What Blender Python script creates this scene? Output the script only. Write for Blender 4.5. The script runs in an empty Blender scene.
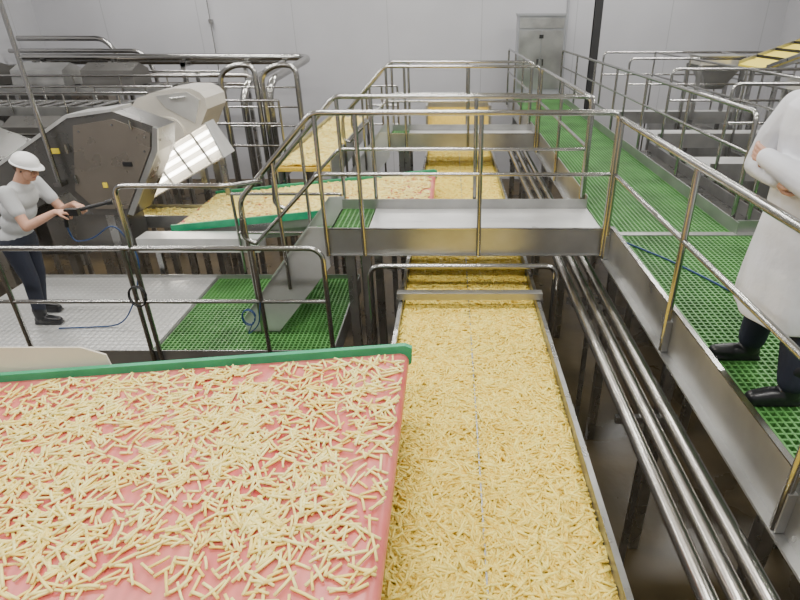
import bpy, math, random
import numpy as np
from mathutils import Vector, Matrix
random.seed(3); rng=np.random.default_rng(5)
CZ=4.2
def Z(h): return CZ-h
scene=bpy.context.scene
col=scene.collection

# ---------------- materials ----------------
def mat(name, rgb, rough=.5, metal=0., noise=None, bump=None, spec=.5, emit=None, var=0.0, vscale=3.0, rvar=0.0):
    m=bpy.data.materials.new(name); m.use_nodes=True
    nt=m.node_tree; b=nt.nodes['Principled BSDF']
    b.inputs['Base Color'].default_value=(*rgb,1); b.inputs['Roughness'].default_value=rough
    b.inputs['Metallic'].default_value=metal
    b.inputs['Specular IOR Level'].default_value=spec
    tc=nt.nodes.new('ShaderNodeTexCoord')
    if var>0 or rvar>0:
        n=nt.nodes.new('ShaderNodeTexNoise'); n.inputs['Scale'].default_value=vscale; n.inputs['Detail'].default_value=6
        nt.links.new(tc.outputs['Object'],n.inputs['Vector'])
        if var>0:
            r=nt.nodes.new('ShaderNodeValToRGB')
            r.color_ramp.elements[0].position=.3; r.color_ramp.elements[1].position=.7
            r.color_ramp.elements[0].color=(*[c*(1-var) for c in rgb],1)
            r.color_ramp.elements[1].color=(*[min(1,c*(1+var)) for c in rgb],1)
            nt.links.new(n.outputs['Fac'],r.inputs['Fac']); nt.links.new(r.outputs['Color'],b.inputs['Base Color'])
        if rvar>0:
            mr=nt.nodes.new('ShaderNodeMapRange'); mr.inputs['To Min'].default_value=max(.05,rough-rvar); mr.inputs['To Max'].default_value=rough+rvar
            nt.links.new(n.outputs['Fac'],mr.inputs['Value']); nt.links.new(mr.outputs['Result'],b.inputs['Roughness'])
    if bump:
        n2=nt.nodes.new('ShaderNodeTexNoise'); n2.inputs['Scale'].default_value=bump[0]; n2.inputs['Detail'].default_value=4
        nt.links.new(tc.outputs['Object'],n2.inputs['Vector'])
        bp=nt.nodes.new('ShaderNodeBump'); bp.inputs['Strength'].default_value=bump[1]; bp.inputs['Distance'].default_value=.02
        nt.links.new(n2.outputs['Fac'],bp.inputs['Height']); nt.links.new(bp.outputs['Normal'],b.inputs['Normal'])
    if emit:
        b.inputs['Emission Color'].default_value=(*rgb,1); b.inputs['Emission Strength'].default_value=emit
    return m
M={}
M['steel']=mat('stainless_steel',(.42,.42,.41),.28,.95,var=.18,vscale=4,rvar=.1)
M['rail']=mat('brushed_rail_steel',(.42,.415,.40),.2,1.0)
M['pipe']=mat('pipe_steel',(.50,.475,.44),.24,.95,var=.12,vscale=5,rvar=.08)
M['plate']=mat('sheet_steel',(.38,.38,.37),.32,.8,var=.2,vscale=2.5,rvar=.12)
M['lplate']=mat('bright_sheet_steel',(.60,.60,.59),.32,.55,var=.14,vscale=2.5,rvar=.1)
M['darkplate']=mat('machine_steel',(.17,.165,.155),.28,.75,var=.18,vscale=2,rvar=.08)
M['panel']=mat('machine_panel',(.26,.23,.195),.28,.7,var=.12,vscale=2,rvar=.08)
M['cream']=mat('polished_hood_steel',(.82,.78,.70),.24,.5,var=.08,vscale=3)
M['black']=mat('black_rubber',(.012,.012,.013),.45)
M['column']=mat('black_column_paint',(.02,.02,.022),.5)
M['green']=mat('green_belt_edge',(.02,.30,.14),.45,var=.15,vscale=6)
M['grate']=mat('green_frp_grating',(.068,.205,.050),.5,var=.35,vscale=2.2)
M['hose']=mat('blue_hose',(.012,.045,.14),.4)
M['beige']=mat('beige_guard_sheet',(.60,.55,.46),.5,.1,var=.05)
M['yellow']=mat('yellow_label',(.75,.6,.05),.5)
M['frybase']=mat('packed_potato_bed',(.62,.42,.05),.6,var=.25,vscale=40,bump=(60,.8))
M['coat']=mat('white_coat_fabric',(.64,.65,.69),.75,bump=(5,.9),var=.12,vscale=4)
M['button']=mat('grey_button',(.42,.42,.44),.4)
M['cap']=mat('white_hairnet',(.8,.8,.82),.8,bump=(120,.3))
M['skin']=mat('skin',(.52,.29,.20),.55,var=.06,vscale=20)
M['lips']=mat('lips',(.35,.13,.11),.5)
M['eye']=mat('eye_dark',(.03,.02,.015),.2)
M['eyew']=mat('eye_white',(.75,.73,.7),.3)
M['hair']=mat('brown_hair',(.06,.04,.03),.7)
M['trouser']=mat('navy_trousers',(.012,.015,.028),.8,bump=(10,.3))
M['tee']=mat('grey_tshirt',(.46,.47,.48),.85,bump=(10,.4))
M['hat']=mat('white_hardhat',(.8,.8,.8),.3)
M['boot']=mat('black_boot',(.012,.012,.014),.35)
M['tube']=mat('fluorescent_tube',(1,.98,.92),.5,emit=12)
M['lens']=mat('ceiling_lamp_lens',(1,.99,.95),.5,emit=6)
M['cabinet']=mat('cabinet_grey',(.33,.34,.36),.4,.3,var=.05)
M['ceilm']=mat('ceiling_paint',(.7,.7,.7),.8)

def diamond(name):
    m=mat(name,(.55,.55,.54),.35,.5)
    nt=m.node_tree; b=nt.nodes['Principled BSDF']
    tc=nt.nodes.new('ShaderNodeTexCoord'); v=nt.nodes.new('ShaderNodeTexVoronoi'); v.inputs['Scale'].default_value=16
    v.inputs['Randomness'].default_value=0.0
    nt.links.new(tc.outputs['Object'],v.inputs['Vector'])
    r=nt.nodes.new('ShaderNodeValToRGB'); r.color_ramp.elements[0].position=.18; r.color_ramp.elements[1].position=.32
    r.color_ramp.elements[0].color=(.95,.95,.94,1); r.color_ramp.elements[1].color=(.50,.50,.49,1)
    nt.links.new(v.outputs['Distance'],r.inputs['Fac']); nt.links.new(r.outputs['Color'],b.inputs['Base Color'])
    bp=nt.nodes.new('ShaderNodeBump'); bp.inputs['Strength'].default_value=.6; bp.inputs['Distance'].default_value=.01; bp.invert=True
    nt.links.new(v.outputs['Distance'],bp.inputs['Height']); nt.links.new(bp.outputs['Normal'],b.inputs['Normal'])
    return m
M['diamond']=diamond('tread_plate')

def redbelt():
    m=mat('red_conveyor_belt',(.55,.09,.085),.34)
    nt=m.node_tree; b=nt.nodes['Principled BSDF']
    tc=nt.nodes.new('ShaderNodeTexCoord')
    n=nt.nodes.new('ShaderNodeTexNoise'); n.inputs['Scale'].default_value=2.5; n.inputs['Detail'].default_value=8
    nt.links.new(tc.outputs['Object'],n.inputs['Vector'])
    r=nt.nodes.new('ShaderNodeValToRGB'); r.color_ramp.elements[0].position=.3; r.color_ramp.elements[1].position=.75
    r.color_ramp.elements[0].color=(.58,.085,.085,1); r.color_ramp.elements[1].color=(.76,.27,.23,1)
    nt.links.new(n.outputs['Fac'],r.inputs['Fac'])
    w=nt.nodes.new('ShaderNodeTexWave'); w.inputs['Scale'].default_value=6; w.bands_direction='X'
    nt.links.new(tc.outputs['Object'],w.inputs['Vector'])
    mx=nt.nodes.new('ShaderNodeMix'); mx.data_type='RGBA'; mx.blend_type='MULTIPLY'; mx.inputs[0].default_value=.12
    nt.links.new(r.outputs['Color'],mx.inputs[6]); nt.links.new(w.outputs['Color'],mx.inputs[7])
    nt.links.new(mx.outputs[2],b.inputs['Base Color'])
    bp=nt.nodes.new('ShaderNodeBump'); bp.inputs['Strength'].default_value=.1; bp.inputs['Distance'].default_value=.005
    nt.links.new(w.outputs['Fac'],bp.inputs['Height']); nt.links.new(bp.outputs['Normal'],b.inputs['Normal'])
    return m
M['red']=redbelt()

def frymat(name,c0,c1):
    m=mat(name,c0,.45); nt=m.node_tree; b=nt.nodes['Principled BSDF']
    a=nt.nodes.new('ShaderNodeAttribute'); a.attribute_name='tint'
    r=nt.nodes.new('ShaderNodeValToRGB'); r.color_ramp.elements[0].color=(*c0,1); r.color_ramp.elements[1].color=(*c1,1)
    nt.links.new(a.outputs['Fac'],r.inputs['Fac']); nt.links.new(r.outputs['Color'],b.inputs['Base Color'])
    return m
M['fry']=frymat('cut_potato',(.84,.58,.05),(1.0,.84,.19))
M['fry2']=frymat('cut_potato_pale',(.94,.70,.14),(1.0,.92,.36))

def wallmat(name,base,axis,pitch,off):
    m=mat(name,base,.4); nt=m.node_tree; b=nt.nodes['Principled BSDF']
    tc=nt.nodes.new('ShaderNodeTexCoord'); s=nt.nodes.new('ShaderNodeSeparateXYZ')
    nt.links.new(tc.outputs['Object'],s.inputs['Vector'])
    ad=nt.nodes.new('ShaderNodeMath'); ad.operation='ADD'; ad.inputs[1].default_value=100*pitch+off
    nt.links.new(s.outputs[axis],ad.inputs[0])
    mo=nt.nodes.new('ShaderNodeMath'); mo.operation='MODULO'; mo.inputs[1].default_value=pitch
    nt.links.new(ad.outputs[0],mo.inputs[0])
    lt=nt.nodes.new('ShaderNodeMath'); lt.operation='LESS_THAN'; lt.inputs[1].default_value=.02
    nt.links.new(mo.outputs[0],lt.inputs[0])
    n=nt.nodes.new('ShaderNodeTexNoise'); n.inputs['Scale'].default_value=.5; n.inputs['Detail'].default_value=3
    nt.links.new(tc.outputs['Object'],n.inputs['Vector'])
    r=nt.nodes.new('ShaderNodeValToRGB')
    r.color_ramp.elements[0].position=.3; r.color_ramp.elements[0].color=(*[c*.92 for c in base],1)
    r.color_ramp.elements[1].position=.7; r.color_ramp.elements[1].color=(*[c*1.06 for c in base],1)
    nt.links.new(n.outputs['Fac'],r.inputs['Fac'])
    mx=nt.nodes.new('ShaderNodeMix'); mx.data_type='RGBA'
    nt.links.new(lt.outputs[0],mx.inputs[0]); nt.links.new(r.outputs['Color'],mx.inputs[6]); mx.inputs[7].default_value=(*[c*.75 for c in base],1)
    nt.links.new(mx.outputs[2],b.inputs['Base Color'])
    return m
M['wallb']=wallmat('white_panel_wall_back',(.46,.46,.485),0,2.4,.6)
M['walls']=wallmat('white_panel_wall_side',(.42,.42,.44),1,2.4,.6)
M['floor']=mat('wet_dark_concrete',(.075,.052,.022),.3,var=.5,vscale=1.2,bump=(6,.2),rvar=.15)

# ---------------- mesh builder ----------------
class MB:
    def __init__(s): s.v=[];s.f=[];s.m=[];s.s=[];s.slots=[]
    def slot(s,k):
        if k not in s.slots: s.slots.append(k)
        return s.slots.index(k)
    def add(s,vs,fs,k,smooth=False):
        o=len(s.v); i=s.slot(k)
        s.v+= [tuple(p) for p in vs]
        for f in fs: s.f.append([a+o for a in f]); s.m.append(i); s.s.append(smooth)
    def box(s,x0,x1,y0,y1,z0,z1,k):
        x0,x1=min(x0,x1),max(x0,x1);y0,y1=min(y0,y1),max(y0,y1);z0,z1=min(z0,z1),max(z0,z1)
        vs=[(x0,y0,z0),(x1,y0,z0),(x1,y1,z0),(x0,y1,z0),(x0,y0,z1),(x1,y0,z1),(x1,y1,z1),(x0,y1,z1)]
        s.add(vs,[(3,2,1,0),(4,5,6,7),(0,1,5,4),(1,2,6,5),(2,3,7,6),(3,0,4,7)],k)
    def beam(s,p,q,w,t,k,up=(0,0,1)):
        p=Vector(p);q=Vector(q);d=(q-p).normalized();u=Vector(up)
        if abs(d.dot(u))>.98: u=Vector((0,1,0))
        a=d.cross(u).normalized()*(w/2); b=a.cross(d).normalized()*(t/2)
        vs=[p-a-b,p+a-b,p+a+b,p-a+b,q-a-b,q+a-b,q+a+b,q-a+b]
        s.add(vs,[(3,2,1,0),(4,5,6,7),(0,1,5,4),(1,2,6,5),(2,3,7,6),(3,0,4,7)],k)
    def prism(s,poly,vec,k):
        vec=Vector(vec);p=[Vector(a) for a in poly];n=len(p)
        vs=p+[a+vec for a in p]
        fs=[tuple(range(n))[::-1],tuple(range(n,2*n))]+[(i,(i+1)%n,n+(i+1)%n,n+i) for i in range(n)]
        s.add(vs,fs,k)
    def tube(s,pts,r,k,n=10,fillet=0.,cap=True,seg=5):
        P=[Vector(p) for p in pts]
        if fillet>0 and len(P)>2:
            Q=[P[0]]
            for i in range(1,len(P)-1):
                a,b,c=P[i-1],P[i],P[i+1]
                f=min(fillet,(a-b).length*.48,(c-b).length*.48)
                p0=b+(a-b).normalized()*f;p2=b+(c-b).normalized()*f
                for j in range(seg+1):
                    t=j/seg; Q.append(p0*(1-t)**2+b*2*t*(1-t)+p2*t*t)
            Q.append(P[-1]);P=Q
        R=r if isinstance(r,(list,tuple)) else [r]*len(P)
        ring=[];prev=None
        for i,p in enumerate(P):
            d=(P[min(i+1,len(P)-1)]-P[max(i-1,0)])
            d=d.normalized() if d.length>1e-7 else Vector((0,0,1))
            if prev is None:
                u=Vector((0,0,1)) if abs(d.z)<.9 else Vector((1,0,0))
                u=(u-d*u.dot(d)).normalized()
            else:
                u=prev-d*prev.dot(d); u=u.normalized() if u.length>1e-6 else d.orthogonal().normalized()
            prev=u;w=d.cross(u)
            ring.append([p+(u*math.cos(2*math.pi*j/n)+w*math.sin(2*math.pi*j/n))*R[i] for j in range(n)])
        vs=[v for rg in ring for v in rg];fs=[]
        for i in range(len(ring)-1):
            for j in range(n):
                fs.append((i*n+j,i*n+(j+1)%n,(i+1)*n+(j+1)%n,(i+1)*n+j))
        s.add(vs,fs,k,True)
        if cap: s.add(ring[0],[tuple(range(n))[::-1]],k); s.add(ring[-1],[tuple(range(n))],k)
    def ell(s,c,r,k,rot=None,nu=16,nv=10):
        c=Vector(c);vs=[];fs=[]
        if isinstance(r,(int,float)): r=(r,r,r)
        for i in range(nv+1):
            th=math.pi*i/nv
            for j in range(nu):
                ph=2*math.pi*j/nu
                v=Vector((r[0]*math.sin(th)*math.cos(ph),r[1]*math.sin(th)*math.sin(ph),r[2]*math.cos(th)))
                if rot: v=rot@v
                vs.append(c+v)
        for i in range(nv):
            for j in range(nu):
                fs.append((i*nu+j,(i+1)*nu+j,(i+1)*nu+(j+1)%nu,i*nu+(j+1)%nu))
        s.add(vs,fs,k,True)
    def limb(s,pts,rad,k,n=14):
        P=[Vector(p) for p in pts]
        for i in range(len(P)-1):
            s.tube([P[i],P[i+1]],[rad[i],rad[i+1]],k,n)
        for p,r in zip(P,rad): s.ell(p,r,k,nu=12,nv=8)
    def loft(s,rings,k,n=24):
        vs=[];fs=[]
        for cx,cy,z,rx,ry in rings:
            for j in range(n):
                a=2*math.pi*j/n
                fl=1+.045*math.sin(a*7+z*1.5)*max(0,min(1,(RZ-z)/.55)) if RZ else 1
                vs.append((cx+rx*fl*math.cos(a),cy+ry*fl*math.sin(a),z))
        m=len(rings)
        for i in range(m-1):
            for j in range(n): fs.append((i*n+j,i*n+(j+1)%n,(i+1)*n+(j+1)%n,(i+1)*n+j))
        fs.append(tuple(range(n))[::-1]); fs.append(tuple(range((m-1)*n,m*n)))
        s.add(vs,fs,k,True)
    def build(s,name,parent=None,xf=None,remesh=None,smooth=0):
        vs=[Vector(v) for v in s.v]
        if xf: vs=[xf@v for v in vs]
        c=sum(vs,Vector())/len(vs)
        if parent: c=Vector((0,0,0))
        me=bpy.data.meshes.new(name); me.from_pydata([v-c for v in vs],[],s.f)
        for k in s.slots: me.materials.append(M[k])
        me.polygons.foreach_set('material_index',s.m); me.polygons.foreach_set('use_smooth',s.s); me.update()
        o=bpy.data.objects.new(name,me); col.objects.link(o); o.location=c
        if parent: o.parent=parent; o.matrix_parent_inverse=Matrix.Translation(-parent.location)
        if remesh:
            r=o.modifiers.new('fuse','REMESH'); r.mode='VOXEL'; r.voxel_size=remesh; r.use_smooth_shade=True
            if smooth:
                q=o.modifiers.new('smooth','SMOOTH'); q.iterations=smooth; q.factor=.5
        return o
RZ=0
def empty(name,loc):
    e=bpy.data.objects.new(name,None); e.location=loc; col.objects.link(e); return e

# ---------------- room ----------------
XL,XR,YF,YB,ZT=-10.5,8.5,-4,15.8,7.6
def room():
    for nm,b,k in [('floor',(XL,XR,YF,YB,-.1,0),'floor'),('ceiling',(XL,XR,YF,YB,ZT,ZT+.1),'ceilm'),
        ('wall_back',(XL,XR,YB,YB+.1,0,ZT),'wallb'),('wall_front',(XL,XR,YF-.1,YF,0,ZT),'wallb'),
        ('wall_left',(XL-.1,XL,YF,YB,0,ZT),'walls'),('wall_right',(XR,XR+.1,YF,YB,0,ZT),'walls')]:
        m=MB(); m.box(*b,k); m.build(nm)
room()
m=MB(); m.box(2.95,3.0,YB-.05,YB-.002,0,ZT,'cabinet'); m.build('trim_1')
for x in (-6.5,-1,4.5):
    for y in (0,4.5,9,13.3):
        m=MB(); m.box(x-1.5,x+1.5,y-.2,y+.2,ZT-.12,ZT-.001,'cabinet'); m.box(x-1.45,x+1.45,y-.17,y+.17,ZT-.135,ZT-.12,'lens'); m.build('ceiling_light')
        l=bpy.data.lights.new('lamp_light','AREA'); l.shape='RECTANGLE'; l.size=2.9; l.size_y=.4; l.energy=210 if y<5 else 195; l.color=(1,.98,.94)
        o=bpy.data.objects.new('lamp_light',l); o.location=(x,y,ZT-.16); col.objects.link(o)

# ---------------- fries ----------------
def fries(name,pos,yaw,pitch,L,T,bend,tint,mk):
    N=len(pos); V=np.zeros((N,12,3))
    k=0
    for i,sx in enumerate((-.5,0,.5)):
        for cy,cz in ((-.5,-.5),(.5,-.5),(.5,.5),(-.5,.5)):
            V[:,k,0]=sx*L; V[:,k,1]=cy*T+(bend if i==1 else 0); V[:,k,2]=cz*T; k+=1
    cp,sp=np.cos(pitch)[:,None],np.sin(pitch)[:,None]
    x=V[:,:,0]*cp-V[:,:,2]*sp; z=V[:,:,0]*sp+V[:,:,2]*cp; y=V[:,:,1]
    c,s=np.cos(yaw)[:,None],np.sin(yaw)[:,None]
    V=np.stack([x*c-y*s,x*s+y*c,z],-1)+pos[:,None,:]
    F=[]
    for i in (0,1):
        o=i*4
        for j in range(4): F.append((o+j,o+(j+1)%4,o+4+(j+1)%4,o+4+j))
    F.append((3,2,1,0));F.append((8,9,10,11))
    F=np.array(F)[None]+ (np.arange(N)*12)[:,None,None]
    cen=pos.mean(0); V=V.reshape(-1,3)-cen
    me=bpy.data.meshes.new(name); me.vertices.add(N*12); me.vertices.foreach_set('co',V.ravel())
    nf=N*10; me.loops.add(nf*4); me.loops.foreach_set('vertex_index',F.reshape(-1).astype(np.int32))
    me.polygons.add(nf); me.polygons.foreach_set('loop_start',np.arange(0,nf*4,4,dtype=np.int32))
    me.update(calc_edges=True)
    a=me.attributes.new('tint','FLOAT','POINT'); a.data.foreach_set('value',np.repeat(tint,12).astype(np.float32))
    me.materials.append(M[mk]); me.validate()
    o=bpy.data.objects.new(name,me); o.location=cen; col.objects.link(o); return o
def lump(x,y):
    return .5+.25*np.sin(x*5.1+y*2.3+1)+.25*np.sin(x*2.2-y*6.7)*np.cos(y*3.1+x*1.7)
def bed(name,x0,x1,y0,y1,zf,n,hmin,hmax,mk,acc=None,tilt=.14,Lr=(.055,.12),Tr=(.0075,.0105),bn=.002):
    X=rng.uniform(x0,x1,n*4);Y=rng.uniform(y0,y1,n*4)
    if acc is not None:
        keep=rng.uniform(0,1,n*4)<acc(X,Y); X=X[keep];Y=Y[keep]
    X=X[:n];Y=Y[:n];n=len(X)
    yaw=rng.uniform(0,2*math.pi,n);L=rng.uniform(*Lr,n)
    ex=np.abs(np.cos(yaw))*L/2; X=np.clip(X,x0+ex,x1-ex)
    ey=np.abs(np.sin(yaw))*L/2; Y=np.clip(Y,y0+ey,y1-ey)
    z=zf(X,Y)+rng.uniform(hmin,hmax,n)+.012*lump(X*2,Y*2)*(hmax>.02)
    return fries(name,np.stack([X,Y,z],-1),yaw,rng.normal(0,tilt,n),L,rng.uniform(*Tr,n),rng.normal(0,bn,n),rng.uniform(0,1,n)**.7,mk)

# ---------------- main conveyor ----------------
MX0,MX1,MH=-.41,.75,2.3
m=MB()
Y0,Y1=.3,12.4
for x in (MX0,MX1):
    sgn=-1 if x<0 else 1
    m.box(x,x+sgn*.012,Y0,Y1,Z(2.62),Z(2.22),'plate')
    m.box(x,x+sgn*.032,Y0,Y1,Z(2.225),Z(2.21),'steel')
m.box(MX0,MX1,Y0,Y1,Z(2.42),Z(2.36),'plate')
m.box(.163,.172,Y0,Y1,Z(2.36),Z(2.281),'plate')
y=1.2
while y<12.5:
    for x in (MX0-.04,MX1+.04): m.box(x-.03,x+.03,y-.03,y+.03,0,Z(2.5),'steel')
    m.box(MX0,MX1,y-.03,y+.03,Z(2.6),Z(2.5),'steel'); m.box(MX0,MX1,y-.02,y+.02,.5,.55,'steel'); y+=1.6
m.build('main_conveyor')
m=MB(); nx,ny=30,260
vs=[];fs=[]
for j in range(ny+1):
    for i in range(nx+1):
        x=MX0+(MX1-MX0)*i/nx; yy=Y0+(Y1-Y0)*j/ny
        vs.append((x,yy,Z(MH)-.010+.008*float(lump(x*2,yy*2))))
for j in range(ny):
    for i in range(nx):
        a=j*(nx+1)+i; fs.append((a,a+1,a+nx+2,a+nx+1))
m.add(vs,fs,'frybase',True); m.build('potato_bed_layer')
bed('french_fries_pile',MX0+.005,MX1-.005,Y0+.5,Y1,lambda X,Y:np.full_like(X,Z(MH)),44000,-.010,.018,'fry',
    acc=lambda X,Y: np.where(Y<4.5,1,np.where(Y<8,.7,.5))*np.where(np.abs(X-.17)<.016,.5,1),tilt=.11,Tr=(.008,.0115))

m=MB(); m.box(MX0-.05,MX1+.05,4.28,4.36,Z(2.2),Z(2.14),'plate')
for x in (MX0-.04,MX1+.04): m.box(x-.02,x+.02,4.29,4.35,Z(2.5),Z(2.2),'steel')
m.build('conveyor_cross_brace')
m=MB(); m.tube([(-.72,4.55,0),(-.72,4.55,Z(2.0)),(.95,4.55,Z(2.0)),(.95,4.55,0)],.026,'rail',fillet=.1); m.build('cross_pipe')

m=MB()
m.box(-.5,.85,12.4,12.45,Z(3),Z(1.65),'plate'); m.box(-.5,-.46,11.9,12.4,Z(2.2),Z(1.65),'plate'); m.box(.8,.85,11.9,12.4,Z(2.2),Z(1.65),'plate')
m.prism([(-.46,11.9,Z(2.28)),(-.46,12.4,Z(2.28)),(-.46,12.4,Z(1.75))],(1.26,0,0),'frybase')
for x in (-.48,.82): m.box(x-.03,x+.03,12.38,12.44,0,Z(3),'steel')
m.build('infeed_hopper')

# ---------------- red belts ----------------
def red_conveyor(name,xr,xl,y0,y1,hr,slope,ylegs,guard=False):
    def zs(X): return Z(hr)-slope*(xr-X)
    m=MB(); r=.055
    prof=[(xl,zs(xl))]
    for t in np.linspace(0,1,12): x=xl+(xr-r-xl)*t; prof.append((x,zs(x)))
    for a in np.linspace(80,-90,9):
        prof.append((xr-r+r*math.cos(math.radians(a)),zs(xr-r)-r+r*math.sin(math.radians(a))))
    prof.append((xl,zs(xl)-2*r))
    vs=[(p[0],y0,p[1]) for p in prof]+[(p[0],y1,p[1]) for p in prof]; n=len(prof)
    fs=[(i,i+1,n+i+1,n+i) for i in range(n-1)]
    m.add(vs,fs,'red',True)
    m.tube([(xr-r,y0-.03,zs(xr-r)-r),(xr-r,y1+.05,zs(xr-r)-r)],r-.006,'black',16)
    for yy,o,lo in ((y1,.035,.12),(y0,-.03,.035)):
        a,b=sorted((yy,yy+o))
        m.prism([(xl,a,zs(xl)-lo),(xr-.03,a,zs(xr)-lo),(xr+.015,a,zs(xr)-lo*.6),(xr+.02,a,zs(xr)+.03),(xr-.02,a,zs(xr)+.05),(xl,a,zs(xl)+.05)],(0,b-a,0),'green')
    m.prism([(xl,y0-.02,zs(xl)-.036),(xr-.03,y0-.02,zs(xr)-.036),(xr-.03,y0-.02,zs(xr)-.13),(xl,y0-.02,zs(xl)-.13)],(0,.018,0),'plate')
    m.prism([(xl,y0+.05,zs(xl)-.14),(xr-.15,y0+.05,zs(xr)-.14),(xr-.15,y0+.05,zs(xr)-.26),(xl,y0+.05,zs(xl)-.26)],(0,y1-y0-.1,0),'plate')
    for x in (xr-.5,xr-1.5,xr-2.6):
        if x<xl: continue
        for yy in ylegs: m.box(x-.03,x+.03,yy-.03,yy+.03,0,zs(x)-.2,'steel')
    if guard:
        m.prism([(-2.95,y1+.04,zs(-2.9)-.05),(-2.1,y1+.04,zs(-2)-.02),(-2.14,y1+.07,zs(-2)+.09),(-2.3,y1+.09,zs(-2)+.13),(-2.95,y1+.1,zs(-2.9)+.20),(-4,y1+.1,zs(-4)+.22),(-4,y1+.04,zs(-4)-.05)],(0,.012,0),'beige')
    m.build(name); return zs
zs1=red_conveyor('red_belt_conveyor',-.25,-4.2,.35,2.84,1.82,.085,(.5,2.75),guard=True)
zs2=red_conveyor('red_belt_conveyor',-.2,-3.35,6.35,7.75,1.98,.10,(6.45,7.65))
def acc1(X,Y):
    c=np.clip((lump(X*1.3,Y*1.5)*.5+lump(X*3.1+2,Y*2.7)*.35+lump(X*7+1,Y*6)*.25-.20)*1.5,0,1)
    d=.15+.85*c
    d*=np.where(Y<1.6,np.clip((Y-1.1)/.5,.06,1),1)
    d*=np.where(X>-.4,.55,1)*np.where(Y>2.6,.7,1)
    return np.clip(d,0.04,1)
bed('french_fries_layer',-4.0,-.27,.45,2.81,lambda X,Y:zs1(X),4900,.005,.020,'fry2',acc=acc1,tilt=.045,Lr=(.055,.125),Tr=(.0082,.0108),bn=.0018)
bed('french_fries_layer',-3.3,-.25,6.4,7.72,lambda X,Y:zs2(X),4200,.005,.022,'fry2',acc=lambda X,Y:np.clip(.35+.7*lump(X,Y),0,1)*np.where(X>-.8,.5,1),tilt=.05,Tr=(.009,.012))

m=MB()
for x in (-2.5,-1.72): m.box(x-.01,x+.01,8.0,12.3,Z(2.2),Z(1.86),'plate')
m.box(-2.5,-1.72,8.0,12.3,Z(2.02),Z(1.97),'frybase')
for y in (8.3,10,12):
    for x in (-2.5,-1.72): m.box(x-.03,x+.03,y-.03,y+.03,0,Z(2.1),'steel')
m.build('side_conveyor')
bed('french_fries_stream',-2.47,-1.75,8.05,12.25,lambda X,Y:np.full_like(X,Z(1.965)),3600,0,.045,'fry2',Tr=(.010,.015))

# ---------------- three pipes ----------------
m=MB()
for x in (1.14,1.275,1.41): m.tube([(x,-.5,Z(2.3)),(x,12.6,Z(2.3))],.047,'pipe',18)
for y in (1.0,2.9,4.6,6.3,8.2,10.2,12):
    m.box(1.09,1.5,y-.02,y+.02,Z(2.40),Z(2.348),'steel'); m.box(1.3,1.34,y-.02,y+.02,0,Z(2.40),'steel')
m.build('pipe_run')
m=MB(); m.tube([(.8,1.9,Z(3.0)),(1.6,1.9,Z(3.0)),(1.6,1.9,0)],.02,'rail',fillet=.05); m.tube([(.86,1.9,Z(3.0)),(.86,1.9,0)],.02,'rail'); m.build('drain_pipe')

# ---------------- grating ----------------
def grating(m,x0,x1,y0,y1,zt,p=.042,w=.012,dp=.03):
    n=int((x1-x0)/p)
    for i in range(n+1):
        x=x0+(x1-x0)*i/n; m.box(x-w/2,x+w/2,y0,y1,zt-dp,zt,'grate')
    n=int((y1-y0)/p)
    for i in range(n+1):
        y=y0+(y1-y0)*i/n; m.box(x0,x1,y-w/2,y+w/2,zt-dp,zt-.001,'grate')
WH=1.8; WX=1.42; W2=2.63
m=MB()
grating(m,WX+.03,4.2,.2,4.78,Z(WH)); grating(m,WX+.03,W2-.02,4.86,14.3,Z(WH))
m.box(WX,WX+.012,-.3,4.66,Z(1.98),Z(1.67),'plate'); m.box(WX,WX+.012,4.66,5.62,Z(1.98),Z(1.8),'plate')
m.box(WX,WX+.012,5.62,14.4,Z(1.98),Z(1.67),'plate')
m.box(WX-.05,WX,-.3,14.4,Z(1.98),Z(1.965),'plate')
m.box(WX-.001,WX+.03,-.3,4.66,Z(1.672),Z(1.664),'rail')
m.box(W2-.012,W2,4.8,14.4,Z(1.98),Z(1.68),'plate'); m.box(W2,W2+.07,4.8,14.4,Z(1.98),Z(1.965),'plate')
m.box(WX+.012,4.2,4.78,4.86,Z(1.95),Z(1.79),'plate'); m.box(W2,4.2,4.86,4.872,Z(1.95),Z(1.68),'plate')
m.box(4.2,4.212,-.3,4.86,Z(1.95),Z(1.68),'plate')
for y in (.3,2.0,3.4,4.82,7,9.2,11.5,14): 
    m.box(WX+.013,W2-.013 if y>4.7 else 4.2,y-.03,y+.03,Z(1.97),Z(1.84),'plate')
    for x in ((WX+.14,W2-.06) if y>4.7 else (WX+.2,2.9,4.1)): m.box(x-.04,x+.04,y-.04,y+.04,0,Z(1.95),'steel')
m.build('grating_walkway')

# ---------------- guardrails ----------------
m=MB(); xr=WX-.028
m.tube([(xr,-.4,Z(.75)),(xr,4.64,Z(.75))],.024,'rail'); m.tube([(xr,-.4,Z(1.2)),(xr,4.64,Z(1.2))],.018,'rail')
for y in (.25,1.67,3.1,4.64): m.tube([(xr,y,Z(1.97)),(xr,y,Z(.75))],.021,'rail'); m.box(xr-.012,WX-.001,y-.025,y+.025,Z(1.96),Z(1.74),'plate')
m.build('guardrail')
m=MB()
m.tube([(xr,5.66,Z(1.97)),(xr,5.66,Z(.72)),(xr,9.0,Z(.72)),(xr,9.0,Z(1.97))],.021,'rail',fillet=.08); m.tube([(xr,5.66,Z(1.2)),(xr,9.0,Z(1.2))],.018,'rail')
for y in (7.3,): m.tube([(xr,y,Z(1.97)),(xr,y,Z(.72))],.021,'rail')
m.tube([(xr,10.1,Z(1.97)),(xr,10.1,Z(.72)),(xr,14.3,Z(.72)),(xr,14.3,Z(1.97))],.021,'rail',fillet=.08); m.tube([(xr,10.1,Z(1.2)),(xr,14.3,Z(1.2))],.018,'rail')
for y in (11.4,12.8): m.tube([(xr,y,Z(1.97)),(xr,y,Z(.72))],.021,'rail')
m.build('guardrail')
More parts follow.
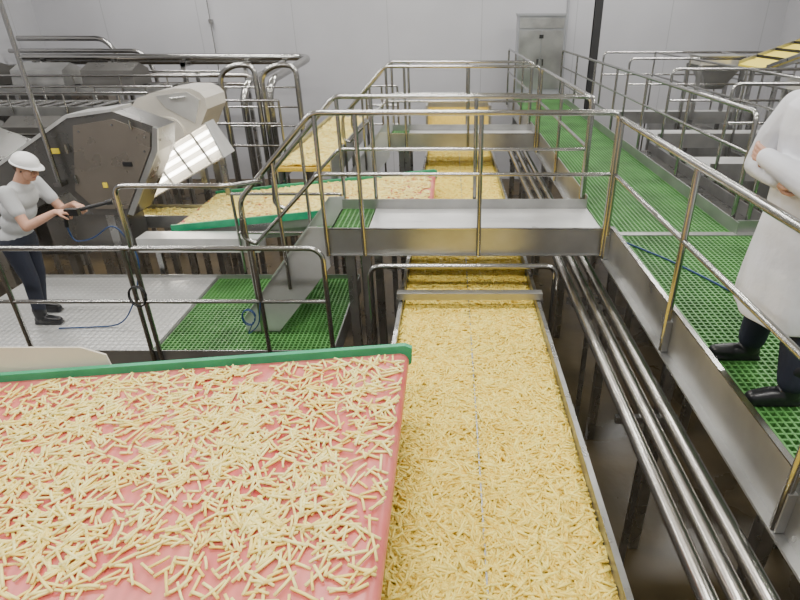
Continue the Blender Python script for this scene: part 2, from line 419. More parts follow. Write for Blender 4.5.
m=MB(); x2=W2+.03
m.tube([(x2,5.0,Z(1.97)),(x2,5.0,Z(.75)),(x2,14.3,Z(.75)),(x2,14.3,Z(1.97))],.022,'rail',fillet=.1)
for h in (1.1,1.45): m.tube([(x2,5.0,Z(h)),(x2,14.3,Z(h))],.016,'rail')
for y in (6.5,8.0,9.5,11,12.6): m.tube([(x2,y,Z(1.97)),(x2,y,Z(.75))],.02,'rail')
m.build('guardrail')
m=MB()
m.tube([(2.75,4.9,Z(1.79)),(2.75,4.9,Z(.75)),(4.15,4.9,Z(.75)),(4.15,4.9,Z(1.79))],.022,'rail',fillet=.1)
m.tube([(2.75,4.9,Z(1.25)),(4.15,4.9,Z(1.25))],.017,'rail'); m.tube([(3.45,4.9,Z(1.79)),(3.45,4.9,Z(.75))],.02,'rail')
m.build('guardrail')

# ---------------- bridges ----------------
def bridge(yf,yb,xl,xdeck,xr,name,hb):
    m=MB()
    m.box(xdeck,xr,yf+.01,yb-.01,Z(1.83),Z(1.8),'lplate')
    grating(m,xl,xdeck-.02,yf+.02,yb-.02,Z(1.8))
    for y in (yf,yb): m.box(xl,xr,y-.006,y+.006,Z(1.95),Z(1.70),'plate')
    m.box(xl,xr,yf-.03,yf,Z(1.95),Z(1.94),'plate')
    m.box(xl,xr,yf-.012,yf+.012,Z(1.702),Z(1.694),'rail')
    m.box(xl-.006,xl+.006,yf,yb,Z(1.95),Z(1.80),'plate')
    for x in (xl+.2,xdeck): 
        for y in (yf+.06,yb-.06): m.box(x-.04,x+.04,y-.04,y+.04,0,Z(1.83),'steel')
    dh=hb-1.8; run=dh*.78; n=4
    for y in (yf-.02,yb+.01):
        m.prism([(xl+.02,y,Z(1.68)),(xl+.02,y,Z(2.06)),(xl-run+.20,y,Z(hb-.002)),(xl-run-.12,y,Z(hb-.002)),(xl-run-.12,y,Z(hb-.16)),(xl-.14,y,Z(1.68))],(0,.012,0),'lplate')
        m.prism([(xl-.14,y-.03,Z(1.68)),(xl-run-.12,y-.03,Z(hb-.16)),(xl-run-.12,y-.03,Z(hb-.148)),(xl-.14,y-.03,Z(1.692))],(0,.04,0),'lplate')
    for i in range(n):
        t=(i+1)/(n+1); x=xl-run*t; h=1.8+dh*t
        grating(m,x-.13,x+.10,yf+.02,yb-.02,Z(h),dp=.025)
    m.build(name)
    m=MB()
    xe=xl-run
    for y,ye in ((yf-.045,0),(yb+.045,0)):
        xrr=xr-.05
        m.tube([(xrr,y,Z(1.94)),(xrr,y,Z(.7)),(xl,y,Z(.7)),(xe+.05,y,Z(.7+run*.97)),(xe+.02,y,Z(hb-.98)),(xe+.12,y,Z(hb-.93))],.023,'rail',fillet=.07)
        m.tube([(xrr,y,Z(1.2)),(xl,y,Z(1.2)),(xe+.12,y,Z(1.2+run*.85))],.017,'rail',fillet=.05)
        m.tube([(xe+.05,y,Z(.72+run*.97)),(xe+.05,y,Z(hb))],.02,'rail')
        for x in (xl+.02,xdeck,(xdeck+xr)/2-.07): m.tube([(x,y,Z(1.94)),(x,y,Z(.7))],.02,'rail')
        xm=xl-run*.5; m.tube([(xm,y,Z(1.8+dh*.5)),(xm,y,Z(.7+run*.5))],.018,'rail')
    m.build('bridge_guardrail')
bridge(4.7,5.6,-1.12,-.77,WX,'crossover_bridge',2.75)
bridge(9.15,10.0,-1.0,-.7,WX,'crossover_bridge',2.75)

# ---------------- left platform ----------------
PH=2.75
m=MB()
grating(m,-2.70,-1.08,4.28,5.9,Z(PH))
m.box(-4.9,-2.74,4.28,5.9,Z(PH+.02),Z(PH-.012),'diamond')
m.box(-4.9,-1.05,4.25,4.262,Z(PH+.15),Z(PH-.05),'plate'); m.box(-4.9,-1.05,5.9,5.912,Z(PH+.15),Z(PH-.05),'plate')
m.box(-1.062,-1.05,4.25,5.9,Z(PH+.15),Z(PH-.05),'plate')
for x in (-4.8,-2.72,-1.12):
    m.box(x-.03,x+.03,4.26,5.9,Z(PH+.14),Z(PH+.03),'plate')
    for y in (4.35,5.8): m.box(x-.04,x+.04,y-.04,y+.04,0,Z(PH+.05),'steel')
m.build('work_platform')
m=MB(); y=4.23
m.tube([(-4.9,y,Z(1.7)),(-1.12,y,Z(1.7)),(-1.05,y,Z(1.76)),(-1.05,y,Z(PH+.1))],.022,'rail',fillet=.06)
m.tube([(-4.9,y,Z(2.19)),(-1.05,y,Z(2.19))],.018,'rail')
for x in (-3.75,-2.61,-1.62): m.tube([(x,y,Z(PH+.1)),(x,y,Z(1.7))],.02,'rail')
m.tube([(-2.68,y,Z(PH+.1)),(-2.68,y,Z(1.7))],.02,'rail')
m.tube([(-2.61,y,Z(1.7)),(-2.61,y,Z(1.18)),(-1.72,y+.0,Z(1.18)),(-1.60,y+.4,Z(1.25))],.02,'rail',fillet=.08)
m.build('guardrail')
m=MB()
for h in (1.75,2.2): m.tube([(-2.4,5.95,Z(h)),(-1.2,5.95,Z(h))],.018,'rail')
for x in (-2.4,-1.2): m.tube([(x,5.95,Z(PH+.1)),(x,5.95,Z(1.75))],.018,'rail')
m.build('guardrail')
def coil(m,c,r,n,k,rr=.008):
    pts=[]
    for i in range(n*14+1):
        a=2*math.pi*i/14; pts.append((c[0]+r*math.cos(a),c[1]-.03-.004*i/3,c[2]+r*1.3*math.sin(a)))
    m.tube(pts,rr,k,6)
m=MB(); coil(m,(-1.72,4.2,Z(2.30)),.055,2,'hose',.005)
m.tube([(-1.7,4.18,Z(2.36)),(-1.76,4.15,Z(2.48)),(-1.66,4.19,Z(2.4)),(-1.62,4.2,Z(2.19))],.005,'hose',6,fillet=.05); m.build('hose_coil')
m=MB(); coil(m,(-2.62,4.2,Z(2.1)),.07,2,'black',.006); m.build('cable_coil')
m=MB(); m.tube([(1.55,4.6,Z(1.79)),(1.8,4.2,Z(1.79)),(2.0,3.75,Z(1.79)),(2.12,3.4,Z(1.79)),(2.4,3.0,Z(1.79)),(3.0,2.8,Z(1.79))],.008,'hose',8,fillet=.15); m.build('floor_hose')

# ---------------- optical sorters (left) ----------------
m=MB()
ya=6.4
poly=[(-5.9,1.95),(-4.25,1.02),(-3.73,.95),(-3.26,1.13),(-3.32,1.38),(-3.79,2.14),(-4.27,2.14),(-4.50,1.85),(-5.9,2.5)]
m.prism([(x,ya,Z(h)) for x,h in poly],(0,.42,0),'darkplate')
pan=[(-4.2,1.1),(-3.74,1.03),(-3.36,1.18),(-3.4,1.36),(-3.84,2.06),(-4.22,2.06),(-4.4,1.84)]
m.prism([(x,ya-.02,Z(h)) for x,h in pan],(0,.02,0),'panel')
m.prism([(-3.79,ya-.03,Z(2.14)),(-3.32,ya-.03,Z(1.38)),(-3.26,ya-.03,Z(1.13)),(-3.31,ya-.03,Z(1.11)),(-3.38,ya-.03,Z(1.36)),(-3.85,ya-.03,Z(2.12))],(0,.03,0),'plate')
m.box(-4.05,-4.0,ya-.03,ya,Z(1.8),Z(1.74),'yellow'); m.box(-3.75,-3.65,ya-.035,ya,Z(1.55),Z(1.5),'black')
m.box(-4.53,-4.45,ya-.012,ya,Z(1.41),Z(1.35),'yellow')
for hx,hh in ((-4.34,1.35),(-4.34,1.7),(-3.55,1.09)): m.tube([(hx,ya-.035,Z(hh+.05)),(hx,ya-.035,Z(hh-.05))],.014,'rail',8)
for bx_,bh in ((-4.15,1.16),(-3.76,1.09),(-3.43,1.22),(-3.47,1.38),(-3.88,2.0),(-4.18,2.0)): m.tube([(bx_,ya-.03,Z(bh)),(bx_,ya-.018,Z(bh))],.012,'rail',8)
m.prism([(-5.9,ya-.01,Z(1.95)),(-4.25,ya-.01,Z(1.02)),(-3.73,ya-.01,Z(.95)),(-3.73,ya-.01,Z(.92)),(-4.26,ya-.01,Z(.985)),(-5.9,ya-.01,Z(1.915))],(0,.44,0),'lplate')
for x in (-5.6,-4.1):
    for y in (6.45,6.75): m.box(x-.05,x+.05,y-.04,y+.04,0,Z(2.1),'steel')
m.box(-4.9,-3.9,6.42,6.8,Z(2.6),Z(2.14),'darkplate')
m.build('optical_sorter')
m=MB(); ya=7.75
dx=-.38
poly=[(-4.35,1.58),(-3.76,.98),(-3.5,.90),(-3.25,.86),(-3.03,.86),(-2.92,.91),(-2.86,.98),(-2.86,1.12),(-3.0,1.35),(-3.16,1.68),(-3.5,1.72)]
m.prism([(x+dx,ya,Z(h)) for x,h in poly],(0,.7,0),'cream')
m.prism([(-3.5+dx,ya-.02,Z(.95)),(-3.08+dx,ya-.02,Z(.90)),(-2.93+dx,ya-.02,Z(1.0)),(-3.05+dx,ya-.02,Z(1.3)),(-3.4+dx,ya-.02,Z(1.1))],(0,.02,0),'lplate')
m.tube([(-3.42+dx,ya-.03,Z(1.42)),(-3.42+dx,ya+.02,Z(1.42))],.2,'cream',28)
m.tube([(-3.42+dx,ya-.06,Z(1.42)),(-3.42+dx,ya-.02,Z(1.42))],.06,'plate',16)
m.tube([(-3.3+dx,ya-.05,Z(.98)),(-3.1+dx,ya-.05,Z(.96))],.012,'rail',8)
for x in (-4.2,-3.5):
    for y in (7.85,8.35): m.box(x-.04,x+.04,y-.04,y+.04,0,Z(1.55),'steel')
m.build('optical_sorter')
m=MB()
a=Vector((-3.02,0,Z(1.42)));b=Vector((-4.55,0,Z(2.22)))
dv=(b-a).normalized(); up=Vector((-dv.z,0,dv.x)); up=up if up.z>0 else -up
yb_=7.55
def P(v,y): return (v.x,y,v.z)
m.prism([P(a+up*.2,yb_),P(b+up*.2,yb_),P(b-up*.22,yb_),P(a-up*.22,yb_)],(0,.02,0),'cream')
m.prism([P(a+up*.22,yb_-.25),P(b+up*.22,yb_-.25),P(b+up*.2,yb_-.25),P(a+up*.2,yb_-.25)],(0,.27,0),'cream')
m.prism([P(a-up*.22,yb_-.4),P(b-up*.22,yb_-.4),P(b-up*.24,yb_-.4),P(a-up*.24,yb_-.4)],(0,.42,0),'cream')
m.prism([P(a+up*.22,yb_-.25),P(a-up*.24,yb_-.4),P(a-up*.24,yb_),P(a+up*.22,yb_)],(dv.x*-.02,0,dv.z*-.02),'lplate')
for o in (.12,.02,-.1): m.tube([P(a+up*o+dv*.06,yb_-.06),P(b+up*o-dv*.06,yb_-.06)],.022,'tube',8)
for t in (.3,.62,.95): 
    c=a+dv*t; m.prism([P(c+up*.2,yb_-.1),P(c+dv*.03+up*.2,yb_-.1),P(c+dv*.03-up*.22,yb_-.1),P(c-up*.22,yb_-.1)],(0,.012,0),'plate')
for x in (-3.1,-4.5): m.box(x-.03,x+.03,yb_+.02,yb_+.08,0,Z(1.6) if x>-4 else Z(2.2),'steel')
m.build('inspection_light_box')
m=MB()
m.box(-4.6,-3.37,6.9,7.3,Z(2.42),Z(2.38),'lplate'); m.box(-4.6,-3.37,6.84,6.86,Z(2.46),Z(2.3),'plate'); m.box(-4.6,-3.37,7.32,7.34,Z(2.46),Z(2.3),'plate')
m.box(-3.6,-2.2,5.97,6.22,Z(2.45),Z(2.28),'lplate'); 
for x in (-4.5,-3.45): 
    for y in (6.9,7.28): m.box(x-.03,x+.03,y-.03,y+.03,0,Z(2.42),'steel')
for x in (-3.4,-2.3): m.box(x-.03,x+.03,6.0,6.06,0,Z(2.45),'steel')
m.build('vibratory_feed_tray')
bed('french_fries_layer',-4.58,-3.4,6.88,7.3,lambda X,Y:np.full_like(X,Z(2.375)),1100,0,.03,'fry2')

# ---------------- left background conveyors, pipes ----------------
def roller_conv(y0,y1,x0,x1,h,name,cover=False):
    m=MB()
    for y in (y0,y1): m.box(x0,x1,y-.02,y+.02,Z(h+.14),Z(h),'plate')
    m.box(x0,x1,y0,y1,Z(h+.08),Z(h+.05),'darkplate')
    x=x0+.1
    while x<x1:
        m.tube([(x,y0,Z(h+.02)),(x,y1,Z(h+.02))],.03,'rail',8); x+=.28
    x=x0+.3
    while x<x1:
        for y in (y0,y1): m.box(x-.03,x+.03,y-.03,y+.03,0,Z(h+.1),'steel')
        x+=1.5
    for y in (y0-.05,y1+.05):
        m.tube([(x0,y,Z(h-.22)),(x1,y,Z(h-.22))],.02,'rail')
        x=x0+.3
        while x<x1: m.tube([(x,y,Z(h+.1)),(x,y,Z(h-.22))],.015,'rail',6); x+=.9
    if cover:
        x=x0+.4; i=0
        while x<x1-1.2:
            m.prism([(x,y0+.05,Z(h-.02)),(x,y0+.08,Z(h-.30)),(x,(y0+y1)/2,Z(h-.42)),(x,y1-.08,Z(h-.30)),(x,y1-.05,Z(h-.02))],(1.0,0,0),'plate' if i%2 else 'darkplate'); x+=1.35; i+=1
    m.build(name)
roller_conv(9.6,10.4,-10.2,-4.9,1.35,'roller_conveyor')
roller_conv(11.4,12.2,-10.2,-4.6,1.25,'roller_conveyor',True)
roller_conv(8.2,8.9,-9.6,-5.2,1.75,'roller_conveyor',True)
m=MB()
m.prism([(-7.6,7.0,Z(2.9)),(-7.6,7.0,Z(1.55)),(-6.3,7.0,Z(1.35)),(-5.3,7.0,Z(1.75)),(-5.0,7.0,Z(2.3)),(-5.0,7.0,Z(2.9))],(0,.9,0),'darkplate')
m.box(-7.4,-6.5,6.98,7.0,Z(2.7),Z(1.75),'panel'); m.box(-6.4,-5.5,6.98,7.0,Z(2.7),Z(1.95),'panel')
for x in (-7.4,-5.2):
    for y in (7.1,7.8): m.box(x-.05,x+.05,y-.05,y+.05,0,Z(2.9),'steel')
m.build('cutting_machine')
m=MB()
for i,(y,h,xe) in enumerate(((13.6,.85,-3.1),(13.9,.95,-3.7))):
    m.tube([(-9.6,y,Z(h)),(xe-.2,y,Z(h)),(xe,y-.4,Z(h)),(xe-.3,y-2.2,Z(h+.25)),(xe-.35,y-2.4,Z(h+.5)),(xe-.35,y-2.4,0)],.075,'rail',14,fillet=.3)
m.tube([(-10.3,14.6,Z(.5)),(-8.2,14.6,Z(.5)),(-7.9,14.6,Z(1.1)),(-7.9,14.6,0)],.06,'rail',12,fillet=.25)
m.tube([(-10.3,14.2,Z(.75)),(-7.2,14.2,Z(.75)),(-7.0,14.2,Z(1.2)),(-7.0,14.2,0)],.05,'rail',12,fillet=.25)
for h,y,r in ((1.2,13.3,.05),(1.38,13.3,.04)): m.tube([(-10.3,y,Z(h)),(-4.4,y,Z(h)),(-4.2,y,Z(h+.4)),(-4.2,y,0)],r,'pipe',12,fillet=.2)
for x in (-9.2,-7.6,-6.0,-4.6): m.box(x-.04,x+.04,13.45,13.53,0,Z(.93),'steel'); m.box(x-.04,x+.04,13.45,14,Z(1.04),Z(.95),'steel')
for x in (-9,-7.3,-5.6): m.box(x-.04,x+.04,13.2,13.24,0,Z(1.1),'steel')
m.build('pipe_rack')
m=MB()
m.box(-10.1,-8.2,12.7,13.1,Z(2.2),Z(.95),'darkplate'); m.prism([(-8.2,12.7,Z(.95)),(-7.4,12.7,Z(1.4)),(-7.4,12.7,Z(2.2)),(-8.2,12.7,Z(2.2))],(0,.4,0),'panel')
m.tube([(-9.6,12.5,Z(1.2)),(-9.6,12.7,Z(1.2))],.18,'plate',20); m.tube([(-8.8,12.5,Z(1.2)),(-8.8,12.7,Z(1.2))],.18,'plate',20)
for x in (-9.9,-7.6): 
    for y in (12.75,13.05): m.box(x-.05,x+.05,y-.04,y+.04,0,Z(2.2),'steel')
m.build('slicer_housing')
m=MB(); m.tube([(-4.5,6.3,Z(1.72)),(-4.5,6.3,ZT-.002)],.025,'rail'); m.box(-4.56,-4.44,6.24,6.36,ZT-.03,ZT-.001,'rail'); m.box(-4.54,-4.46,6.26,6.39,Z(1.76),Z(1.71),'rail'); m.build('hanging_support_pole')
m=MB(); m.tube([(-6.06,15.7,Z(1.5)),(-6.06,15.7,ZT-.002)],.012,'rail'); m.box(-6.1,-6.02,15.68,15.8,Z(.2),Z(.1),'rail'); m.build('wall_conduit')
m=MB()
for (x0,x1,y) in ((-4.4,-2.7,9.2),(-4.2,-2.8,11.0),(-1.6,-1.0,11.2)):
    for h in (1.2,1.55,1.9): m.tube([(x0,y,Z(h)),(x1,y,Z(h))],.018,'rail',8)
    for x in (x0,(x0+x1)/2,x1): m.tube([(x,y,0),(x,y,Z(1.2))],.02,'rail',8)
m.build('guardrail')
m=MB()
for x in (-3.9,-3.2): m.tube([(x,10.1,0),(x,10.1,Z(.9)),(x+.25,10.1,Z(.75)),(x+.6,10.1,Z(.75)),(x+.6,10.1,0)],.045,'rail',12,fillet=.2)
m.build('process_pipe')

# ---------------- back: cabinet, column ----------------
m=MB(); cx0,cx1,cy=1.62,2.72,14.6
m.box(cx0,cx1,cy,cy+.5,Z(1.75),Z(.02),'cabinet'); m.box(cx0-.02,cx1+.02,cy-.03,cy+.52,Z(.02),Z(-.03),'cabinet')
for a_,b_ in ((cx0+.03,(cx0+cx1)/2-.01),((cx0+cx1)/2+.01,cx1-.03)): m.box(a_,b_,cy-.02,cy,Z(1.62),Z(.33),'plate')
m.box(cx0+.03,cx1-.03,cy-.02,cy,Z(.28),Z(.06),'plate')
for x in ((cx0+cx1)/2-.08,(cx0+cx1)/2+.05): m.box(x,x+.03,cy-.04,cy-.02,Z(1.1),Z(.95),'black')
m.box((cx0+cx1)/2-.05,(cx0+cx1)/2+.05,cy-.035,cy-.02,Z(.5),Z(.42),'black')
m.box(cx0,cx1,cy-.1,cy+.55,Z(1.98),Z(1.75),'plate')
for x in (cx0+.05,cx1-.05): 
    for y in (cy+.0,cy+.45): m.box(x-.04,x+.04,y,y+.08,0,Z(1.9),'steel')
m.build('electrical_cabinet')
m=MB(); m.box(2.79,2.93,12.0,12.02,0,ZT-.001,'column'); m.box(2.79,2.93,12.12,12.14,0,ZT-.001,'column'); m.box(2.85,2.87,12.02,12.12,0,ZT-.001,'column'); m.box(2.76,2.96,11.97,12.17,0,.02,'column'); m.build('steel_column')

# ---------------- right side machines ----------------
def trough(name,x0,x1,y0,y1,h,fr=False):
    m=MB()
    for x in (x0,x1): m.box(x-.01,x+.01,y0,y1,Z(h+.3),Z(h-.1),'plate')
    m.box(x0,x1,y0,y1,Z(h+.1),Z(h+.05),'frybase' if fr else 'darkplate')
    m.box(x0,x1,y0-.01,y0+.01,Z(h+.3),Z(h-.02),'plate')
    y=y0+.3
    while y<y1:
        for x in (x0,x1): m.box(x-.03,x+.03,y-.03,y+.03,0,Z(h+.2),'steel')
        y+=1.7
    m.build(name)
trough('return_conveyor',3.0,3.7,5.1,10.5,2.2)
trough('return_conveyor',4.3,5.2,5.2,12.5,1.95)
m=MB()
for y in (6.6,8.4,10.4): m.box(2.95,5.3,y-.3,y+.3,Z(1.6),Z(1.56),'lplate'); m.box(2.95,5.3,y-.31,y-.3,Z(1.7),Z(1.5),'plate')
for y in (6.6,8.4,10.4):
    for x in (4.0,5.28): m.box(x-.03,x+.03,y-.28,y-.22,0,Z(1.6),'steel')
m.build('service_platform')
m=MB()
for y in (6.25,8.05,10.05,11.8):
    m.tube([(3.0,y,Z(1.6)),(3.0,y,Z(.65)),(6.8,y,Z(.65)),(6.8,y,0)],.02,'rail',8,fillet=.08)
    m.tube([(3.0,y,Z(1.05)),(6.8,y,Z(1.05))],.016,'rail',8)
    for x in (4.0,5.28,): m.tube([(x,y,0),(x,y,Z(.65))],.018,'rail',8)
for x in (4.0,5.28): 
    for h in (.65,1.05): m.tube([(x,6.25,Z(h)),(x,11.8,Z(h))],.018,'rail',8)
m.build('guardrail')
m=MB()
p0=Vector((4.75,9.0,Z(.72)));p1=Vector((7.4,9.6,Z(-.1)))
for o in (0,.9):
    m.prism([(p0.x,p0.y+o,p0.z-.08),(p1.x,p1.y+o,p1.z-.08),(p1.x,p1.y+o,p1.z+.05),(p0.x,p0.y+o,p0.z+.05)],(0,.02,0),'plate')
m.prism([(p0.x,p0.y,p0.z),(p1.x,p1.y,p1.z),(p1.x,p1.y,p1.z-.03),(p0.x,p0.y,p0.z-.03)],(0,.9,0),'yellow')
for t in (.12,.24,.36,.48,.6,.72,.84):
    q=p0.lerp(p1,t); m.beam((q.x,q.y,q.z+.02),(q.x,q.y+.9,q.z+.02),.02,.04,'black')
for t in (.1,.85):
    q=p0.lerp(p1,t)
    for o in (.05,.85): m.box(q.x-.03,q.x+.03,q.y+o-.03,q.y+o+.03,0,q.z,'steel')
m.build('inclined_conveyor')
def hopper(x,y,h,w):
    m=MB(); z=Z(h)
    top=[(x-w,y-w*.7,z),(x+w,y-w*.7,z),(x+w,y+w*.7,z),(x-w,y+w*.7,z)]
    bot=[(x-w*.4,y-w*.3,z-w*1.1),(x+w*.4,y-w*.3,z-w*1.1),(x+w*.4,y+w*.3,z-w*1.1),(x-w*.4,y+w*.3,z-w*1.1)]
    m.add(top+bot,[(3,2,1,0),(4,5,6,7),(0,1,5,4),(1,2,6,5),(2,3,7,6),(3,0,4,7)],'plate')
    m.box(x-w,x+w,y-w*.7,y+w*.7,z,z+w*.35,'cream'); m.box(x-w-.03,x+w+.03,y-w*.7-.03,y+w*.7+.03,z+w*.35,z+w*.4,'plate')
    for sx in (-1,1):
        for sy in (-1,1): m.box(x+sx*w-.03,x+sx*w+.03,y+sy*w*.7-.03,y+sy*w*.7+.03,0,z,'steel')
    m.build('weighing_hopper')
hopper(4.55,10.3,.75,.36); hopper(4.7,7.4,.85,.35); hopper(5.9,7.6,.6,.45)

# ---------------- people ----------------
def hand_mb(W,f,n,curl,size=1.,mk='skin',mirror=1):
    f=Vector(f).normalized();n=Vector(n);n=(n-f*n.dot(f)).normalized();s=f.cross(n)*mirror
    m=MB();W=Vector(W);k=size
    for t in (-.030,-.010,.011,.031):
        m.limb([W+s*(t*.6*k),W+f*.085*k+s*t*k],[.015*k,.0125*k],mk,10)
    Ls=(.068,.080,.075,.058)
    for t,L in zip((.031,.011,-.010,-.030),Ls):
        p=W+f*.085*k+s*t*k; d=f.copy(); pts=[p.copy()]; rad=[.0105*k]
        for j,(q,a) in enumerate(zip((.45,.30,.25),(curl*.8,curl,curl*.7))):
            ax=f.cross(n).normalized()
            d=Matrix.Rotation(a,3,ax)@d
            pts.append(pts[-1]+d*L*q*k); rad.append((.0095,.0088,.0078)[j]*k)
        m.limb(pts,rad,mk,10)
    p=W+f*.025*k+s*.026*k; d1=(f*.6+s*.7+n*.35).normalized(); d2=(f*.85+s*.2+n*.5).normalized()
    m.limb([p,p+d1*.04*k,p+d1*.04*k+d2*.032*k,p+d1*.04*k+d2*.032*k+(f*.6+n*.6-s*.2).normalized()*.026*k],[.014*k,.0115*k,.010*k,.0085*k],mk,10)
    return m
def head(parent,c,yaw,pitch,hatkind):
    xf=Matrix.Translation(Vector(c))@Matrix.Rotation(yaw,4,'Z')@Matrix.Rotation(pitch,4,'Y')
    m=MB()
    m.ell((-.01,0,.025),(.095,.075,.09),'skin'); m.ell((.03,0,-.045),(.062,.056,.07),'skin'); m.ell((.055,0,-.09),(.03,.03,.022),'skin')
    m.ell((.065,0,.03),(.025,.055,.02),'skin')
    m.limb([(.082,0,.02),(.107,0,-.025)],[.009,.014],'skin',8); m.ell((.098,.012,-.027),.008,'skin'); m.ell((.098,-.012,-.027),.008,'skin')
    for s in (-1,1): m.ell((-.005,s*.077,-.005),(.018,.009,.032),'skin'); m.ell((.06,s*.04,-.02),(.025,.02,.025),'skin')
    m.limb([(-.02,0,-.04),(-.035,0,-.15)],[.055,.06],'skin')
    m.build('head',parent,xf,remesh=.005,smooth=3)
    m=MB()
    for s in (-1,1):
        m.ell((.079,s*.03,.008),(.012,.014,.009),'eyew'); m.ell((.089,s*.03,.008),(.004,.006,.006),'eye')
        m.limb([(.087,s*.016,.03),(.083,s*.045,.029)],[.004,.003],'hair',6)
    m.limb([(.083,-.022,-.06),(.091,0,-.058),(.083,.022,-.06)],[.004,.006,.004],'lips',8)
    m.build('face',parent,xf)
    m=MB()
    if hatkind=='hard':
        nu,nv=24,7;vs=[];fs=[]
        for i in range(nv+1):
            th=math.pi/2*i/nv
            for j in range(nu):
                ph=2*math.pi*j/nu; rid=1+.03*math.exp(-(math.sin(ph))**2*18)
                vs.append((-.005+.115*math.sin(th)*math.cos(ph)*rid,.097*math.sin(th)*math.sin(ph)*rid,.042+.095*math.cos(th)*rid))
        for i in range(nv):
            for j in range(nu): fs.append((i*nu+j,(i+1)*nu+j,(i+1)*nu+(j+1)%nu,i*nu+(j+1)%nu))
        m.add(vs,fs,'hat',True)
        vs=[];fs=[]
        for j in range(nu):
            ph=2*math.pi*j/nu; c_,s_=math.cos(ph),math.sin(ph); e=.010+(.045*max(0,c_)**2)
            vs+= [(-.005+.115*c_,.097*s_,.044),(-.005+(.115+e)*c_,(.097+.010)*s_,.036),(-.005+(.115+e)*c_,(.097+.010)*s_,.031),(-.005+.11*c_,.093*s_,.036)]
        for j in range(nu):
            a=4*j;b=4*((j+1)%nu)
            for q in range(4): fs.append((a+q,b+q,b+(q+1)%4,a+(q+1)%4))
        m.add(vs,fs,'hat',True)
        m.ell((-.03,0,.0),(.083,.08,.06),'hair')
        m.build('hard_hat',parent,xf)
    else:
        m.ell((-.025,0,.045),(.105,.088,.095),'cap',nu=24,nv=14); m.limb([(.07,-.04,.06),(.078,0,.068),(.07,.04,.06)],[.012]*3,'cap',8)
        m.build('hairnet_cap',parent,xf)

# visitor in white coat (right)
bx,by,bz=1.74,2.56,Z(WH)
per=empty('visitor_in_white_coat',(bx,by,bz))
m=MB(); RZ=bz+1.05
m.loft([(bx-.03,by,bz+.41,.185,.275),(bx-.03,by,bz+.5,.188,.275),(bx-.03,by,bz+.6,.184,.268),(bx-.03,by,bz+.7,.178,.255),(bx-.035,by,bz+.82,.165,.235),(bx-.04,by,bz+.95,.15,.215),(bx-.06,by,bz+1.15,.14,.195),(bx-.08,by,bz+1.33,.138,.215),(bx-.09,by,bz+1.43,.115,.20),(bx-.09,by,bz+1.48,.08,.12),(bx-.09,by,bz+1.53,.062,.07)],'coat',56)
RZ=0
sh=[(bx-.09,by-.195,bz+1.41),(bx-.09,by+.195,bz+1.41)]
el=[(bx-.16,by-.285,bz+1.12),(bx-.16,by+.285,bz+1.12)]
wr=[(bx-.27,by+.03,bz+1.21),(bx-.23,by-.03,bz+1.13)]
for s in (0,1):
    mid=Vector(el[s]).lerp(Vector(wr[s]),.55)
    m.limb([sh[s],Vector(sh[s]).lerp(Vector(el[s]),.5)+Vector((-.01,(-1 if s==0 else 1)*.02,0)),el[s],mid,wr[s]],[.082,.074,.068,.058,.046],'coat')
    for t,rr in ((.25,.010),(.5,.012),(.78,.011)):
        c=Vector(sh[s]).lerp(Vector(el[s]),t); m.limb([c+Vector((-.065,-.03,.03)),c+Vector((-.07,.0,0)),c+Vector((-.05,.05,-.02))],[rr*.5,rr,rr*.4],'coat',8)
m.limb([(bx-.06,by-.13,bz+1.45),(bx-.19,by-.04,bz+1.36),(bx-.2,by-.01,bz+1.28)],[.028,.018,.010],'coat',8); m.limb([(bx-.06,by+.13,bz+1.45),(bx-.19,by+.04,bz+1.36),(bx-.2,by+.01,bz+1.28)],[.028,.018,.010],'coat',8)
m.build('coat',per,remesh=.008,smooth=3)
m=MB()
for s,fy in ((-1,2.33),(1,2.76)):
    m.limb([(bx,by+s*.10,bz+.86),(bx+.0,by+s*.15,bz+.48),(bx+.01,fy,bz+.14)],[.10,.085,.075],'trouser')
m.build('trousers',per,remesh=.012,smooth=3)
m=MB()
for s,fy in ((-1,2.33),(1,2.76)):
    m.limb([(bx+.01,fy,bz+.22),(bx+.01,fy,bz+.08)],[.066,.058],'boot'); 
    m.limb([(bx+.03,fy,bz+.048),(bx-.09,fy,bz+.048),(bx-.18,fy+s*.01,bz+.042)],[.046,.048,.040],'boot')
    m.box(bx-.215,bx+.07,fy-.042,fy+.042,bz+.001,bz+.025,'boot')
m.build('boots',per,remesh=.008,smooth=2)
hand_mb(wr[0],(-.1,1,.12),(.9,0,0),.35,1,'skin',1).build('hand_right',per,remesh=.0035,smooth=1)
hand_mb(wr[1],(-.1,-1,.12),(.9,0,0),.35,1,'skin',-1).build('hand_left',per,remesh=.0035,smooth=1)
head(per,(bx-.10,by,bz+1.66),math.pi,.12,'net')

# worker with hose (left)
wx,wy,wz=-4.1,4.95,Z(PH-.012)
wk=empty('worker_with_spray_gun',(wx,wy,wz))
m=MB()
hip=Vector((wx,wy,wz+.88)); chest=Vector((wx+.17,wy-.01,wz+1.26)); neck=Vector((wx+.24,wy-.01,wz+1.42))
for p,r in ((hip,(.13,.165,.12)),(hip.lerp(chest,.35),(.125,.155,.13)),(hip.lerp(chest,.7),(.13,.165,.14)),(chest,(.125,.185,.13)),(chest.lerp(neck,.5),(.09,.14,.08))):
    m.ell(p,r,'tee',nu=20,nv=12)
S=[Vector((wx+.20,wy-.19,wz+1.34)),Vector((wx+.20,wy+.19,wz+1.34))]
E=[Vector((wx+.34,wy-.27,wz+1.06)),Vector((wx+.38,wy+.20,wz+1.06))]
H=[Vector((wx+.55,wy-.15,wz+1.16)),Vector((wx+.62,wy+.03,wz+1.18))]
for s in (0,1): m.limb([S[s],S[s].lerp(E[s],.55)],[.072,.062],'tee')
m.build('tshirt',wk,remesh=.011,smooth=4)
m=MB()
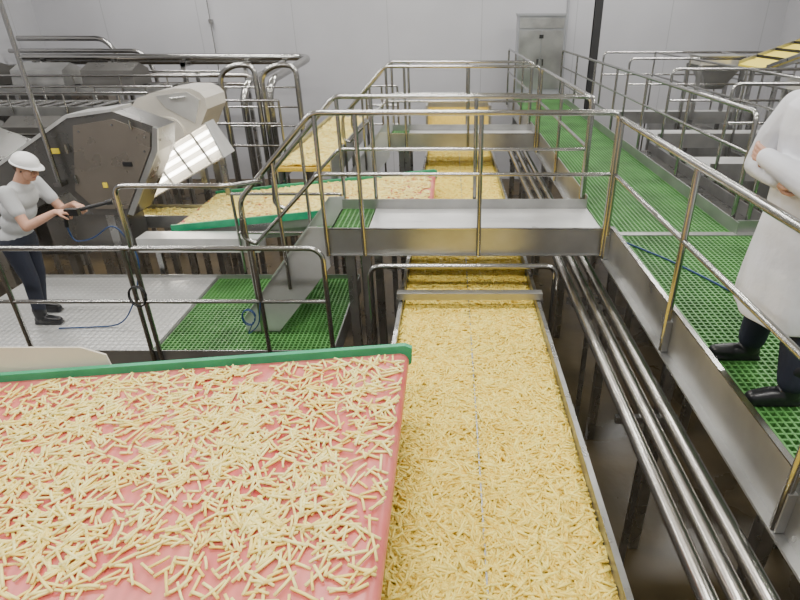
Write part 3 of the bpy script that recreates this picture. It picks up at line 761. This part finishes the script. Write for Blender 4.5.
for s in (0,1): m.limb([S[s].lerp(E[s],.35),E[s],E[s].lerp(H[s],.45),H[s]],[.047,.042,.040,.028],'skin')
m.limb([neck-Vector((.03,0,.05)),neck+Vector((.05,0,.07))],[.06,.055],'skin')
m.build('arms',wk,remesh=.008,smooth=3)
m=MB()
m.ell(hip+Vector((0,0,-.03)),(.14,.172,.13),'trouser')
for s,fx in ((-1,.05),(1,-.12)):
    m.limb([(wx,wy+s*.09,wz+.82),(wx+.04+fx*.5,wy+s*.11,wz+.47),(wx+fx,wy+s*.13,wz+.10)],[.10,.07,.055],'trouser')
m.build('trousers',wk,remesh=.012,smooth=3)
m=MB()
for s,fx in ((-1,.05),(1,-.12)):
    x=wx+fx; yy=wy+s*.13
    m.limb([(x,yy,wz+.16),(x,yy,wz+.07)],[.06,.055],'boot'); m.limb([(x-.03,yy,wz+.045),(x+.08,yy,wz+.045),(x+.16,yy,wz+.04)],[.044,.046,.038],'boot')
    m.box(x-.07,x+.19,yy-.04,yy+.04,wz+.001,wz+.02,'boot')
m.build('boots',wk,remesh=.009,smooth=2)
hand_mb(H[0],(.85,.4,-.1),(.2,.3,-1),.75,1,'skin',-1).build('hand_right',wk,remesh=.004,smooth=1)
hand_mb(H[1],(.8,-.5,-.1),(.1,-.3,-1),.75,1,'skin',1).build('hand_left',wk,remesh=.004,smooth=1)
head(wk,(wx+.32,wy-.01,wz+1.53),-.15,.35,'hard')
m=MB()
g0=Vector((wx+.52,wy-.14,wz+1.12)); g1=Vector((wx+.90,wy+.06,wz+1.18))
m.tube([g0,g1],.018,'black',10); m.tube([g1,g1+(g1-g0).normalized()*.05],[.024,.03],'black',10)
m.tube([g0.lerp(g1,.2),g0.lerp(g1,.2)+Vector((-.02,0,-.13))],.018,'black',8); m.box(g0.x+.1,g0.x+.22,g0.y,g0.y+.05,g0.z+.0,g0.z+.06,'black')
m.build('spray_gun',wk)
m=MB(); q=g0.lerp(g1,.2)+Vector((-.02,0,-.13))
m.tube([q,q+Vector((.02,0,-.15)),q+Vector((.25,-.05,-.1)),q+Vector((.45,-.02,.06)),q+Vector((.6,0,-.3)),q+Vector((.5,-.1,-.7)),(q.x+.3,q.y-.1,wz+.012),(q.x-.3,q.y-.15,wz+.012)],.007,'hose',8,fillet=.15)
m.build('hose',wk)

# ---------------- world + camera ----------------
w=bpy.data.worlds.new('world'); scene.world=w; w.use_nodes=True; w.node_tree.nodes['Background'].inputs[0].default_value=(.5,.5,.5,1); w.node_tree.nodes['Background'].inputs[1].default_value=.3
cam=bpy.data.cameras.new('camera'); cam.lens=24.975; cam.sensor_width=36; cam.shift_x=-.0625; cam.clip_start=.05
co=bpy.data.objects.new('camera',cam); co.location=(0,0,CZ); co.rotation_euler=(math.radians(62.8),0,0); col.objects.link(co)
scene.camera=co
